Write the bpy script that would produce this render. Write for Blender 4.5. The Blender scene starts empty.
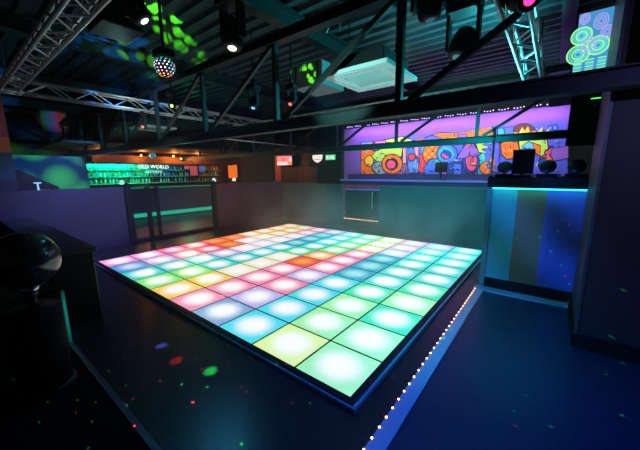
import bpy, math, random
from mathutils import Vector, Matrix
random.seed(7)
sc = bpy.context.scene
COL = sc.collection
V = Vector

# ------------------------------------------------------------------ camera
f_px = 295.94
yaw, pitch, roll = 2.23714, -0.1755, -0.0064
CAM = V((7.080, -1.747, 1.738))
Fw = V((math.cos(yaw)*math.cos(pitch), math.sin(yaw)*math.cos(pitch), math.sin(pitch)))
Rt = Fw.cross(V((0, 0, 1))).normalized(); Up = Rt.cross(Fw)
Rt, Up = Rt*math.cos(roll)+Up*math.sin(roll), -Rt*math.sin(roll)+Up*math.cos(roll)
cd = bpy.data.cameras.new('camera'); cam = bpy.data.objects.new('camera', cd); COL.objects.link(cam)
cd.sensor_width = 36; cd.lens = 36*f_px/640; cd.clip_start = .05; cd.clip_end = 100
cam.matrix_world = Matrix(((Rt.x, Up.x, -Fw.x, CAM.x), (Rt.y, Up.y, -Fw.y, CAM.y), (Rt.z, Up.z, -Fw.z, CAM.z), (0, 0, 0, 1)))
sc.camera = cam

# ------------------------------------------------------------------ world, exposure
w = bpy.data.worlds.new('world'); sc.world = w; w.use_nodes = True
w.node_tree.nodes['Background'].inputs[0].default_value = (.55, .75, .8, 1)
w.node_tree.nodes['Background'].inputs[1].default_value = .012
sc.view_settings.view_transform = 'Standard'; sc.view_settings.look = 'None'
sc.view_settings.gamma = 1; sc.view_settings.use_curve_mapping = False
sc.view_settings.exposure = 0
sc.cycles.use_denoising = True
sc.cycles.volume_step_rate = 3; sc.cycles.volume_max_steps = 64
sc.cycles.max_bounces = 6; sc.cycles.volume_bounces = 0
sc.cycles.sample_clamp_indirect = 3

# ------------------------------------------------------------------ large lights
def aim(o, target):
    o.rotation_euler = (V(target)-o.location).to_track_quat('-Z', 'Y').to_euler()
def area(name, loc, target, sx, sy, color, power):
    l = bpy.data.lights.new(name, 'AREA'); l.shape = 'RECTANGLE'; l.size = sx; l.size_y = sy
    l.color = color; l.energy = power
    o = bpy.data.objects.new(name, l); COL.objects.link(o); o.location = loc; aim(o, target); return o
def spot(name, loc, target, deg, color, power, blend=.5, radius=.04, gobo=None):
    l = bpy.data.lights.new(name, 'SPOT'); l.spot_size = math.radians(deg); l.spot_blend = blend
    l.color = color; l.energy = power; l.shadow_soft_size = radius
    o = bpy.data.objects.new(name, l); COL.objects.link(o); o.location = loc; aim(o, target)
    if gobo:
        l.use_nodes = True; nt = l.node_tree; em = nt.nodes['Emission']; gobo(nt, em)
    return o
def gobo_base(nt, scale):
    tc = nt.nodes.new('ShaderNodeTexCoord'); sep = nt.nodes.new('ShaderNodeSeparateXYZ')
    nt.links.new(tc.outputs['Normal'], sep.inputs[0])
    cb = nt.nodes.new('ShaderNodeCombineXYZ')
    for k in (0, 1):
        d = nt.nodes.new('ShaderNodeMath'); d.operation = 'DIVIDE'
        nt.links.new(sep.outputs[k], d.inputs[0]); nt.links.new(sep.outputs[2], d.inputs[1])
        nt.links.new(d.outputs[0], cb.inputs[k])
    vo = nt.nodes.new('ShaderNodeTexVoronoi'); vo.inputs['Scale'].default_value = scale
    nt.links.new(cb.outputs[0], vo.inputs['Vector'])
    return cb, vo
def gobo_cells(scale, stops):
    def g(nt, em):
        cb, vo = gobo_base(nt, scale)
        rp = nt.nodes.new('ShaderNodeValToRGB'); rp.color_ramp.elements[0].position = stops[0]
        rp.color_ramp.elements[0].color = (1, 1, 1, 1)
        rp.color_ramp.elements[1].position = stops[1]; rp.color_ramp.elements[1].color = (0, 0, 0, 1)
        nt.links.new(vo.outputs['Distance'], rp.inputs[0]); nt.links.new(rp.outputs[0], em.inputs['Color'])
    return g
def gobo_color_dots(scale, radius):
    def g(nt, em):
        cb, vo = gobo_base(nt, scale); vo.voronoi_dimensions = '2D'
        lt = nt.nodes.new('ShaderNodeMath'); lt.operation = 'LESS_THAN'; lt.inputs[1].default_value = radius
        nt.links.new(vo.outputs['Distance'], lt.inputs[0])
        sp = nt.nodes.new('ShaderNodeSeparateXYZ'); nt.links.new(vo.outputs['Color'], sp.inputs[0])
        rp = nt.nodes.new('ShaderNodeValToRGB'); rp.color_ramp.interpolation = 'CONSTANT'
        e = rp.color_ramp.elements; e[0].color = (0, 1, .1, 1); e[1].position = .35; e[1].color = (1, .02, .05, 1)
        x = e.new(.6); x.color = (0, 0, 0, 1)
        nt.links.new(sp.outputs[0], rp.inputs[0])
        mx = nt.nodes.new('ShaderNodeVectorMath'); mx.operation = 'SCALE'
        nt.links.new(rp.outputs[0], mx.inputs[0]); nt.links.new(lt.outputs[0], mx.inputs['Scale'])
        nt.links.new(mx.outputs[0], em.inputs['Color'])
    return g
def gobo_bands(scale):
    def g(nt, em):
        tc = nt.nodes.new('ShaderNodeTexCoord')
        wv = nt.nodes.new('ShaderNodeTexWave'); wv.inputs['Scale'].default_value = scale; wv.inputs['Distortion'].default_value = 4; wv.bands_direction = 'DIAGONAL'
        nt.links.new(tc.outputs['Normal'], wv.inputs['Vector'])
        nt.links.new(wv.outputs['Fac'], em.inputs['Strength'])
    return g
BLUE = (.02, .12, 1); TEAL = (.05, .85, .9); VIOLET = (.5, .2, 1)
# coloured wash spots without fixtures; several are added to brighten single surfaces
spot('blue_wash', (6.7, .2, 2.3), (6.8, .2, 0), 125, (.0, .10, 1), 170, 1)  # bare spot with no fixture, set below the truss chord
spot('blue_wash', (5.6, -2.2, 2.3), (6.86, 3.1, .8), 24, (.03, .24, 1), 800, 1, gobo=gobo_bands(3.5))
spot('teal_wash', (6.2, 4.4, 2.9), (5.6, 3.4, 4.2), 140, TEAL, 600, 1)
spot('teal_wash', (5.6, 3.2, 3.0), (4.6, 6.6, .3), 95, (.0, .65, .8), 900, 1)
spot('teal_wash', (3.2, 2.4, 3.0), (3.0, 6.6, .2), 75, (.0, .75, .7), 600, 1)
spot('white_wash', (1.6, 2.6, 3.0), (-.5, 6.6, .7), 50, (.85, .95, .8), 260, 1)
spot('teal_wash', (5.9, -.3, 2.3), (6.2, 2.0, -.05), 70, (.0, .55, .8), 160, 1)  # added to tint the floor strip beside the dance floor teal
spot('blue_wash', (3.2, .6, 2.9), (4.2, -.5, -.05), 70, (.04, .30, .55), 90, 1)  # unseen spot added to turn the front left floor bluish
spot('teal_wash', (5.6, -1.0, 2.2), (3.38, -1.15, .33), 9, (.1, 1, .9), 130, 1)  # narrow spot added only to brighten the bench corner strip
spot('white_wash', (1.4, .2, 2.7), (-.42, 2.0, 3.25), 90, (.8, 1, .95), 90, 1)  # added to whiten the truss chords along the bar side
spot('teal_wash', (1.4, .4, 2.9), (2.6, -.8, 3.2), 60, (.4, .9, .85), 12, 1)
spot('violet_wash', (8.3, -1.9, 2.6), (8.2, 1.8, 1.6), 80, (.28, .32, 1), 85, 1)  # added to lift the pillar out of the dark
spot('violet_wash', (1.2, .2, 3.0), (-1.4, .5, .3), 80, (.25, .28, 1), 620, 1)
spot('pink_wash', (1.6, 2.4, 3.0), (-1.4, 4.2, .1), 70, (1, .3, .4), 330, 1)
spot('teal_wash', (4.6, -1.0, 2.0), (4.95, 2.1, 3.0), 26, (.35, 1, .9), 420, .6)  # added from below to brighten the air conditioner panel
area('mural_strip_light', (3.8, 8.75, 3.42), (3.8, 9.0, 2.9), 6.8, .06, (.5, .2, 1), 75)
area('mural_wash_light', (3.8, 7.4, 3.3), (3.8, 9.0, 2.0), 6.6, .2, (1, .93, 1), 95)

# ------------------------------------------------------------------ helpers
M = {}
def mat(name, color, rough=.6, metal=0, emit=None, strength=1, noise=0, bump=0, scale=8, alpha=1, transmission=0, spec=.5):
    if name in M: return M[name]
    m = bpy.data.materials.new(name); m.use_nodes = True; nt = m.node_tree
    b = nt.nodes['Principled BSDF']
    b.inputs['Base Color'].default_value = (*color, 1); b.inputs['Roughness'].default_value = rough
    b.inputs['Metallic'].default_value = metal; b.inputs['Specular IOR Level'].default_value = spec
    if emit: b.inputs['Emission Color'].default_value = (*emit, 1); b.inputs['Emission Strength'].default_value = strength
    if alpha < 1: b.inputs['Alpha'].default_value = alpha
    if transmission: b.inputs['Transmission Weight'].default_value = transmission
    if noise or bump:
        tc = nt.nodes.new('ShaderNodeTexCoord'); n = nt.nodes.new('ShaderNodeTexNoise')
        n.inputs['Scale'].default_value = scale; n.inputs['Detail'].default_value = 5
        nt.links.new(tc.outputs['Object'], n.inputs['Vector'])
        if noise:
            rp = nt.nodes.new('ShaderNodeValToRGB'); e = rp.color_ramp.elements
            e[0].position = .3; e[1].position = .7
            e[0].color = (*[c*(1-noise) for c in color], 1); e[1].color = (*[min(1, c*(1+noise)) for c in color], 1)
            nt.links.new(n.outputs['Fac'], rp.inputs[0]); nt.links.new(rp.outputs[0], b.inputs['Base Color'])
        if bump:
            bp = nt.nodes.new('ShaderNodeBump'); bp.inputs['Strength'].default_value = bump; bp.inputs['Distance'].default_value = .02
            nt.links.new(n.outputs['Fac'], bp.inputs['Height']); nt.links.new(bp.outputs[0], b.inputs['Normal'])
    M[name] = m; return m
def glow(name, color, strength): return mat(name, tuple(c*.5 for c in color), .5, emit=color, strength=strength)

class MB:
    def __init__(s): s.v = []; s.f = []; s.m = []; s.k = 0
    def add(s, vs, fs):
        o = len(s.v); s.v += [V(x) for x in vs]; s.f += [tuple(i+o for i in q) for q in fs]; s.m += [s.k]*len(fs); return s
    def mi(s, k): s.k = k; return s
    def box(s, a, b):
        x0, y0, z0 = a; x1, y1, z1 = b
        return s.add([(x0,y0,z0),(x1,y0,z0),(x1,y1,z0),(x0,y1,z0),(x0,y0,z1),(x1,y0,z1),(x1,y1,z1),(x0,y1,z1)],
                     [(0,3,2,1),(4,5,6,7),(0,1,5,4),(1,2,6,5),(2,3,7,6),(3,0,4,7)])
    def bbox(s, a, b, r=.01):   # box with chamfered vertical and horizontal edges
        x0, y0, z0 = a; x1, y1, z1 = b
        ring = lambda i, z: [(x0+i,y0+r,z),(x0+r,y0+i,z),(x1-r,y0+i,z),(x1-i,y0+r,z),(x1-i,y1-r,z),(x1-r,y1-i,z),(x0+r,y1-i,z),(x0+i,y1-r,z)]
        vs = ring(r*.6, z0)+ring(0, z0+r)+ring(0, z1-r)+ring(r*.6, z1)
        fs = [tuple(range(7, -1, -1)), tuple(range(24, 32))]
        for L in range(3):
            for i in range(8): j = (i+1) % 8; fs.append((L*8+i, L*8+j, L*8+8+j, L*8+8+i))
        return s.add(vs, fs)
    def cyl(s, p0, p1, r, n=10, r1=None, cap=True):
        p0, p1 = V(p0), V(p1); d = (p1-p0).normalized(); r1 = r if r1 is None else r1
        a = d.orthogonal().normalized(); b = d.cross(a)
        c = [(a*math.cos(2*math.pi*i/n)+b*math.sin(2*math.pi*i/n)) for i in range(n)]
        vs = [p0+x*r for x in c]+[p1+x*r1 for x in c]
        fs = [(i, (i+1) % n, n+(i+1) % n, n+i) for i in range(n)]
        if cap: fs += [tuple(range(n-1, -1, -1)), tuple(range(n, 2*n))]
        return s.add(vs, fs)
    def bar(s, p0, p1, w, h, up=(0, 0, 1)):    # rectangular bar between two points
        p0, p1 = V(p0), V(p1); d = (p1-p0).normalized(); u = V(up); a = d.cross(u)
        if a.length < 1e-3: a = d.orthogonal()
        a.normalize(); b = a.cross(d); a, b = a*w/2, b*h/2
        vs = [p0-a-b, p0+a-b, p0+a+b, p0-a+b, p1-a-b, p1+a-b, p1+a+b, p1-a+b]
        return s.add(vs, [(0,3,2,1),(4,5,6,7),(0,1,5,4),(1,2,6,5),(2,3,7,6),(3,0,4,7)])
    def lathe(s, c, prof, n=20, axis=(0, 0, 1)):
        c = V(c); d = V(axis).normalized(); a = d.orthogonal().normalized(); b = d.cross(a); vs = []
        for r, z in prof:
            vs += [c+d*z+(a*math.cos(2*math.pi*i/n)+b*math.sin(2*math.pi*i/n))*max(r, 1e-4) for i in range(n)]
        fs = []
        for k in range(len(prof)-1):
            for i in range(n): j = (i+1) % n; fs.append((k*n+i, k*n+j, k*n+n+j, k*n+n+i))
        fs += [tuple(range(n-1, -1, -1)), tuple(range((len(prof)-1)*n, len(prof)*n))]
        return s.add(vs, fs)
    def ball(s, c, r, n=20, m=12, squash=1):
        return s.lathe(c, [(r*math.sin(math.pi*k/m), -r*squash*math.cos(math.pi*k/m)) for k in range(m+1)], n)
    def build(s, name, mats, parent=None, smooth=False):
        if not isinstance(mats, (list, tuple)): mats = [mats]
        if parent is not None: org = V(parent['_org'])
        else:
            xs = [p.x for p in s.v]; ys = [p.y for p in s.v]; zs = [p.z for p in s.v]
            org = V(((min(xs)+max(xs))/2, (min(ys)+max(ys))/2, min(zs)))
        me = bpy.data.meshes.new(name); me.from_pydata([p-org for p in s.v], [], s.f)
        for m in mats: me.materials.append(m)
        for p, k in zip(me.polygons, s.m): p.material_index = k; p.use_smooth = smooth
        me.update()
        o = bpy.data.objects.new(name, me); COL.objects.link(o)
        if parent is None: o.location = org
        else: o.parent = parent
        o['_org'] = list(org); ALL.append(o)
        return o
ALL = []
def tag(o, label, cat=None, group=None, kind=None):
    o['label'] = label
    if cat: o['category'] = cat
    if group: o['group'] = group
    if kind: o['kind'] = kind
    return o
def thing(name, loc, label, cat, group=None):
    o = bpy.data.objects.new(name, None); COL.objects.link(o); o.location = loc; o.empty_display_size = .1
    o['_org'] = list(loc); ALL.append(o); return tag(o, label, cat, group)
def struct(o): o['kind'] = 'structure'; return o
def B(*a): return MB().box(*a)

black = mat('black_paint', (.010, .011, .012), .7, spec=.15)
satin = mat('satin_black_plastic', (.012, .013, .015), .45, spec=.25)
steel = mat('dark_painted_steel', (.022, .028, .03), .45, .4)
alu = mat('aluminium', (.55, .57, .6), .3, .9)
lower_m = mat('lower_floor_vinyl', (.012, .015, .02), .32, noise=.35, scale=30, bump=.05)
upper_m = mat('upper_floor_vinyl', (.018, .03, .06), .38, noise=.25, scale=24, bump=.05)
wall_m = mat('dark_wall_paint', (.03, .032, .036), .7, noise=.2, scale=3)
warm_m = mat('brown_wall_panelling', (.22, .10, .055), .6, noise=.35, scale=2)
ZL, ZU = -.05, .05

# ------------------------------------------------------------------ floors
struct(B((-1.5, -1.14, ZL-.05), (6.335, 6.62, ZL)).build('floor', lower_m))
struct(B((-11, -6, ZL-.05), (6.335, -1.14, ZU)).build('floor', mat('unlit_platform_black', (.006, .006, .006), .95, spec=.05, bump=.1, scale=60)))  # this platform simply lies unlit; its darkness is put into the colour
struct(MB().box((6.335, -6, ZL-.05), (9.5, 9, ZU)).box((-12, -1.14, ZL-.05), (-1.5, 12, ZU)).box((-1.5, 6.62, ZL-.05), (6.335, 12, ZU)).build('floor', upper_m))

# ------------------------------------------------------------------ ceiling: ribbed steel decking
dk = MB(); ZC = 4.25; y = -4.0
while y < 12:
    for (a, za), (b, zb) in zip([(0, 0), (.10, 0), (.13, .06), (.25, .06)], [(.10, 0), (.13, .06), (.25, .06), (.28, 0)]):
        dk.add([(-12, y+a, ZC+za), (9.5, y+a, ZC+za), (9.5, y+b, ZC+zb), (-12, y+b, ZC+zb)], [(0, 3, 2, 1)])
    y += .28
deck_m = mat('ribbed_decking_steel', (.03, .06, .07), .5, .3, noise=.2, scale=2)
struct(dk.build('ceiling', deck_m))
# beams crossing under the decking
k = 0
for X in (-7.4, -3.6, .0, 3.5, 7.0):
    k += 1
    g = MB().box((X-.09, -4, ZC-.03), (X+.09, 12, ZC)).box((X-.012, -4, ZC-.24), (X+.012, 12, ZC-.03)).box((X-.09, -4, ZC-.27), (X+.09, 12, ZC-.24))
    struct(g.build('trim_%d' % k, steel))

# ------------------------------------------------------------------ walls
struct(B((-12, 11.5, ZU), (0, 11.62, ZC)).build('wall_back', wall_m))
mw = mat('mural_wall_paint', (.20, .11, .42), .6)
struct(B((-.05, 9.02, ZU), (7.25, 9.14, ZC)).build('wall_mural', mw))
struct(B((-.17, 9.02, ZU), (-.05, 11.6, ZC)).build('wall_alcove', wall_m))
struct(B((-8.62, -2, ZU), (-8.5, 11.5, ZC)).build('wall_left', mat('bar_wall_paint', (.10, .045, .03), .6, noise=.3, scale=2)))
struct(B((9.4, -3, ZU), (9.5, 9, ZC)).build('wall_right', wall_m))

# ------------------------------------------------------------------ roof trusses
def roof_truss(Y, x0, x1, zb, zt, label, vx, first=0):
    t = thing('roof_truss', (x0, Y, zb), label, 'roof truss')
    MB().box((x0, Y-.075, zb+.06), (x1, Y-.006, zb+.075)).box((x0, Y+.006, zb+.06), (x1, Y+.075, zb+.075)) \
        .box((x0, Y-.018, zb-.06), (x1, Y-.006, zb+.06)).box((x0, Y+.006, zb-.06), (x1, Y+.018, zb+.06)) \
        .box((x0, Y-.075, zb-.075), (x1, Y+.075, zb-.06)).build('bottom_chord', steel, t)
    MB().box((x0, Y-.07, zt+.04), (x1, Y+.07, zt+.055)).box((x0, Y-.02, zt-.06), (x1, Y+.02, zt+.04)).box((x0, Y-.07, zt-.075), (x1, Y+.07, zt-.06)).build('top_chord', steel, t)
    for i, x in enumerate(vx):
        MB().box((x-.035, Y-.035, zb+.075), (x+.035, Y+.035, zt-.06)).build('vertical_post', steel, t)
        if i+1 < len(vx):
            MB().bar((x+.12, Y, zb+.075), (vx[i+1]-.05, Y, zt-.07), .05, .06).build('diagonal_brace', steel, t)
    return t
P = 1.92
roof_truss(1.5, -8.5, 9.3, 2.42, 3.62, 'black steel roof truss nearest the camera, above the dance floor', [5.64+P*i for i in (-7, -6, -5, -4, -3, -2, -1, 0, 1)])
roof_truss(5.67, -8.5, 9.3, 2.42, 3.62, 'black steel roof truss crossing in front of the colourful mural', [3.76+1.87*i for i in (-6, -5, -4, -3, -2, -1, 0, 1, 2)])

# ------------------------------------------------------------------ lighting rig of box trusses
rig_m = mat('rig_aluminium', (.5, .52, .54), .35, .6)
def box_truss(p0, p1, label, s=.21, n=None, h=None):
    p0, p1 = V(p0), V(p1); d = (p1-p0).normalized(); L = (p1-p0).length
    a = d.cross(V((0, 0, 1))).normalized()*s/2; b = V((0, 0, (h or s)/2))
    t = thing('lighting_truss', p0, label, 'lighting truss', None)
    n = n or int(L/.36)
    for sa, sb in ((-1, -1), (1, -1), (1, 1), (-1, 1)):
        MB().cyl(p0+a*sa+b*sb, p1+a*sa+b*sb, .022, 10).build('chord', rig_m, t, True)
    for (c0, c1) in ((a-b, -a-b), (a+b, -a+b), (a-b, a+b), (-a-b, -a+b)):
        for i in range(n):
            q0 = p0+d*(L*i/n); q1 = p0+d*(L*(i+1)/n)
            u, v = (c0, c1) if i % 2 == 0 else (c1, c0)
            MB().cyl(q0+u, q1+v, .011, 6, cap=False).build('lacing_bar', rig_m, t, True)
    return t
RX0, RX1, RY0, RY1, RZ = -.42, 6.65, -.79, 4.95, 3.24
box_truss((RX0+.12, RY0, RZ-.05), (RX1-.12, RY0, RZ-.05), 'box truss of the lighting rig on the near left, coming towards the camera', n=26, h=.09)
box_truss((RX0, RY0+.18, RZ), (RX0, RY1-.18, RZ), 'silver box truss of the lighting rig along the bar side', n=16)
box_truss((RX1, RY0+.18, RZ), (RX1, RY1-.18, RZ), 'teal lit box truss of the lighting rig at upper right', n=16)
box_truss((RX0+.18, RY1, RZ), (RX1-.18, RY1, RZ), 'box truss of the lighting rig furthest away, towards the mural', n=20)
for x, l in ((RX0, RY0), (RX1, RY0), (RX0, RY1), (RX1, RY1)):
    nm = {(RX0, RY0): 'near left corner above the striped partition', (RX1, RY0): 'corner above the camera side of the dance floor', (RX0, RY1): 'far corner over the back of the dance floor', (RX1, RY1): 'corner at upper right beside the mural'}[(x, l)]
    t = thing('truss_corner', (x, l, RZ), 'aluminium corner block of the lighting rig, '+nm, 'truss corner')
    fr = MB()
    for u in (-.105, .105):
        for v in (-.105, .105):
            fr.cyl((x+u, l+v, RZ-.105), (x+u, l+v, RZ+.105), .022, 8).cyl((x+u, l-.17, RZ+v), (x+u, l+.17, RZ+v), .026, 8).cyl((x-.17, l+u, RZ+v), (x+.17, l+u, RZ+v), .026, 8)
    fr.build('corner_frame', rig_m, t, True)
    MB().cyl((x, l, RZ+.11), (x, l, ZC), .012, 6).build('hanging_rod', steel, t)
    MB().box((x-.12, l-.02, RZ+.10), (x+.12, l+.02, RZ+.12)).build('hanging_plate', steel, t)

# ------------------------------------------------------------------ dance floor
TX, TY = .6, .5556
C_ = {'P': (1, .25, .46), 'H': (1, .03, .18), 'B': (.05, .30, .75), 'L': (.55, .45, .85), 'T': (.02, .72, .68), 'C': (.06, .75, .85),
      'Q': (.22, .40, .68), 'b': (0, .40, .60), 'G': (.18, .9, .18), 'Y': (1, .62, .08), 'W': (.95, .9, .6), 'O': (1, .14, .01), 'F': (.95, .8, .9),
      'S': (.02, .85, .35), 'A': (.04, .75, .62), 'g': (.35, .95, .30), 'V': (.75, 1, .25), 'X': (1, .4, .03), 'R': (1, .08, .02)}
NM = {'P': 'pink', 'H': 'hot pink', 'B': 'blue', 'L': 'lavender', 'T': 'teal', 'C': 'cyan', 'Q': 'periwinkle blue', 'b': 'deep cyan blue', 'G': 'lime green', 'Y': 'yellow',
      'W': 'pale cream', 'O': 'orange', 'F': 'pinkish white', 'S': 'spring green', 'A': 'aqua', 'g': 'light green', 'V': 'yellow green', 'X': 'amber', 'R': 'red orange'}
ROWS = ['PBTGYPQCVg', 'PLTGYPLCgg', 'HPCTWPPCgS', 'HHLTWPLCSg', 'OOFCWRPbAS', 'OFFCSXPbAA', 'YWFbTGPbAA', 'YYFbCGYLAA', 'YYPbCGYPAA', 'YYPLCGYPLA']
DIM = {'b': .45, 'B': .5, 'O': .25, 'R': .3, 'H': .8, 'X': .8}
def tile_mat(c):
    n = 'tile_'+NM[c].replace(' ', '_')
    if n in M: return M[n]
    m = bpy.data.materials.new(n); m.use_nodes = True; nt = m.node_tree; b = nt.nodes['Principled BSDF']
    b.inputs['Base Color'].default_value = (.5, .5, .5, 1); b.inputs['Roughness'].default_value = .25
    tc = nt.nodes.new('ShaderNodeTexCoord'); mp = nt.nodes.new('ShaderNodeVectorMath'); mp.operation = 'SUBTRACT'; mp.inputs[1].default_value = (.5, .5, 0)
    nt.links.new(tc.outputs['Generated'], mp.inputs[0])
    mu = nt.nodes.new('ShaderNodeVectorMath'); mu.operation = 'MULTIPLY'; mu.inputs[1].default_value = (1, 1, 0)
    nt.links.new(mp.outputs[0], mu.inputs[0])
    ln = nt.nodes.new('ShaderNodeVectorMath'); ln.operation = 'LENGTH'; nt.links.new(mu.outputs[0], ln.inputs[0])
    rp = nt.nodes.new('ShaderNodeValToRGB'); rp.color_ramp.interpolation = 'EASE'; e = rp.color_ramp.elements
    d = DIM.get(c, 1.0); col = tuple(x*(1-.02*d)+.02*d for x in C_[c])
    ctr = tuple(min(1, col[i]*(1-.9*d)+d*1.0+.25*(1-d)) for i in range(3)); ctr = tuple(x*(1.0 if d == 1 else 1) for x in ctr)
    if c in 'OR': ctr = (1, .38, .10)
    if c in 'b': ctr = (.38, .85, .80)
    e[0].position = .15 if d == 1 else .08; e[0].color = (*ctr, 1); e[1].position = .53; e[1].color = (*[x*.95 for x in col], 1)
    nt.links.new(ln.outputs['Value'], rp.inputs[0])
    nt.links.new(rp.outputs[0], b.inputs['Emission Color']); b.inputs['Emission Strength'].default_value = .94
    M[n] = m; return m
df = thing('dance_floor', (3, 2.778, ZL), 'raised light-up disco dance floor of hundred glowing coloured square tiles', 'dance floor')
W_, H_ = TX*10, TY*10
q_ = .05
MB().box((-q_, -q_, ZL), (W_+q_, H_+q_, -.02)).box((-q_, -q_, -.02), (W_+q_, 0, .002)).box((-q_, H_, -.02), (W_+q_, H_+q_, .002)).box((-q_, 0, -.02), (0, H_, .002)).box((W_, 0, -.02), (W_+q_, H_, .002)).build('base_frame', satin, df)
tr = MB()
tr.box((-.075, -.068, ZL), (W_+.075, -q_, -.012)).box((-.075, H_+q_, ZL), (W_+.075, H_+.068, -.012)).box((-.075, -q_, ZL), (-q_, H_+q_, -.012)).box((W_+q_, -q_, ZL), (W_+.075, H_+q_, -.012))
tag(tr.build('edge_trim', mat('edge_metal_cyan_light', (.3, .6, .65), .3, .4), df), 'aluminium edging strip')  # cyan light caught by the aluminium is put into its colour
for j in range(10):
    for i in range(10):
        c = ROWS[j][i]; g = .010
        tg = MB().mi(1).box((i*TX+g, j*TY+g, -.019), ((i+1)*TX-g, (j+1)*TY-g, 0)); tg.m[1] = 0
        tg = tg.build('floor_tile', [tile_mat(c), satin], df)
        tg['label'] = NM[c]+' glowing tile'

# ------------------------------------------------------------------ step nosings with pin lights
led_m = glow('warm_pin_light', (1, .42, .18), 9)
ns = thing('step_nosing', (6.36, 1, ZU), 'pale metal stair nosing edged with tiny orange lights, right of the dance floor', 'step nosing')
MB().box((6.325, -1.3, ZU), (6.435, 2.86, ZU+.012)).box((6.325, -1.3, ZL), (6.335, 2.86, ZU)).build('nosing_strip', mat('pale_nosing', (.62, .62, .7), .35, .3), ns)
for q in range(39):
    MB().ball((6.328, -1.1+q*.104, ZU+.012), .0075, 8, 5).build('pin_light', led_m, ns, True)
tag(MB().box((3.39, -1.17, ZU), (6.32, -1.13, ZU+.008)).box((3.39, -1.14, ZL), (6.32, -1.13, ZU)).build('step_edging', mat('grey_edging', (.12, .13, .15), .4, .5)), 'dull grey metal step edging running diagonally at lower left of the dark floor', 'step edging')
struct(MB().box((6.3, 2.86, ZU), (7.46, 3.02, ZU+.015)).build('trim_10', mat('blue_grey_nosing', (.35, .5, .6), .35, .3)))

# ------------------------------------------------------------------ low walls and railing around the floor
rail_m = mat('purple_grey_panel', (.045, .045, .07), .45, noise=.15, scale=2)
struct(B((-1.46, -1.14, ZL), (-1.40, 1.08, 1.41)).build('wall_rail_side', rail_m))
smoke = mat('smoked_panel', (.06, .045, .05), .4, noise=.15, scale=2)
struct(B((-1.46, 3.66, ZL), (-1.40, 6.6, 1.40)).build('wall_rail_bar', smoke))
def post(y, label):
    p = thing('railing_post', (-1.40, y, ZL), label, 'railing post')
    MB().bbox((-1.46, y-.07, ZL), (-1.34, y+.07, 1.43), .012).build('post_shaft', satin, p)
    MB().bbox((-1.475, y-.085, 1.43), (-1.325, y+.085, 1.46), .01).lathe((-1.40, y, 1.46), [(.05, 0), (.06, .02), (.03, .05), (0, .055)], 14).build('post_cap', satin, p, False)
post(1.16, 'square dark railing post left of the glass panel, nearest the bar till'); post(3.59, 'thin dark railing post at the right end of the glass panel')
gp = thing('glass_gate', (-1.40, 2.35, ZL), 'clear glass barrier between two dark posts with green bar showing through', 'glass barrier')
gl = mat('clear_glass', (.2, .4, .36), .05, alpha=.06)
MB().box((-1.405, 1.86, ZL+.1), (-1.395, 3.52, 1.36)).build('glass_pane', gl, gp)
MB().box((-1.43, 1.82, ZL), (-1.37, 1.90, 1.38)).box((-1.43, 1.58, ZL), (-1.37, 1.68, 1.38)).build('gate_stile', satin, gp)
MB().box((-1.43, 1.23, ZL), (-1.37, 3.52, ZL+.1)).build('bottom_rail', steel, gp)
MB().cyl((-1.40, 1.23, 1.39), (-1.40, 3.52, 1.39), .014, 8).build('top_rail', steel, gp)

teal_panel = mat('dark_teal_panel', (.003, .05, .062), .4, noise=.12, scale=1.5)
struct(MB().box((-1.46, 6.6, ZL), (1.48, 6.68, 1.34)).build('wall_low_back', mat('pale_grey_panel', (.07, .08, .08), .5, noise=.15, scale=1.5)))
struct(MB().box((2.86, 6.6, ZL), (6.3, 6.68, 1.32)).build('wall_low_mural', teal_panel))
struct(MB().box((.84, 6.57, ZL), (1.48, 6.6, 1.33)).build('trim_11', teal_panel))
st = thing('entry_steps', (2.17, 6.9, ZL), 'dark steps through the low wall with dotted warm lights on the lowest tread', 'steps')
MB().box((1.48, 6.6, ZL), (2.86, 7.3, .21)).build('step', black, st)
MB().box((1.48, 6.9, .21), (2.86, 7.3, .38)).build('step', black, st)
for q in range(13): MB().ball((1.6+q*.1, 6.59, .205), .013, 8, 5).build('pin_light', led_m, st, True)
gt = thing('booth_gate', (2.17, 6.64, .4), 'black framed gate panel above the lit steps with purple top rail', 'gate')
MB().box((1.56, 6.66, .42), (2.80, 6.69, 1.16)).build('gate_panel', black, gt)
tag(MB().box((1.50, 6.6, .35), (1.57, 6.7, 1.22)).build('gate_post', mat('gate_post_red_light', (.45, .05, .1), .4), gt), 'post with red light in its colour')  # red light falling on the left post is painted into its colour
MB().cyl((2.6, 6.63, .6), (2.6, 6.63, 1.12), .018, 8).build('gate_handle', alu, gt)
tag(MB().box((1.5, 6.6, 1.17), (2.86, 6.7, 1.2)).build('top_rail', mat('purple_rail', (.25, .15, .7), .4), gt), 'purple rail')

# ledge bench beneath the mural
lb = thing('wall_bench', (3.5, 8.7, ZU), 'long dark banquette ledge with purple edge below the mural', 'bench')
MB().box((.2, 8.45, ZU), (7.2, 8.99, 1.40)).build('bench_body', mat('bench_purple_vinyl', (.10, .03, .12), .35), lb)
tag(MB().box((.15, 8.38, 1.40), (7.2, 8.99, 1.46)).build('bench_top', mat('purple_laminate', (.2, .16, .6), .2), lb), 'purple top edge')
MB().box((.2, 8.94, 1.46), (7.2, 8.99, 1.66)).build('bench_back', mat('navy_vinyl', (.03, .03, .10), .4), lb)
tag(MB().box((.15, 8.44, 1.15), (7.2, 8.45, 1.22)).build('bench_trim', mat('red_trim', (.45, .03, .06), .4), lb), 'red trim line')

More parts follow.
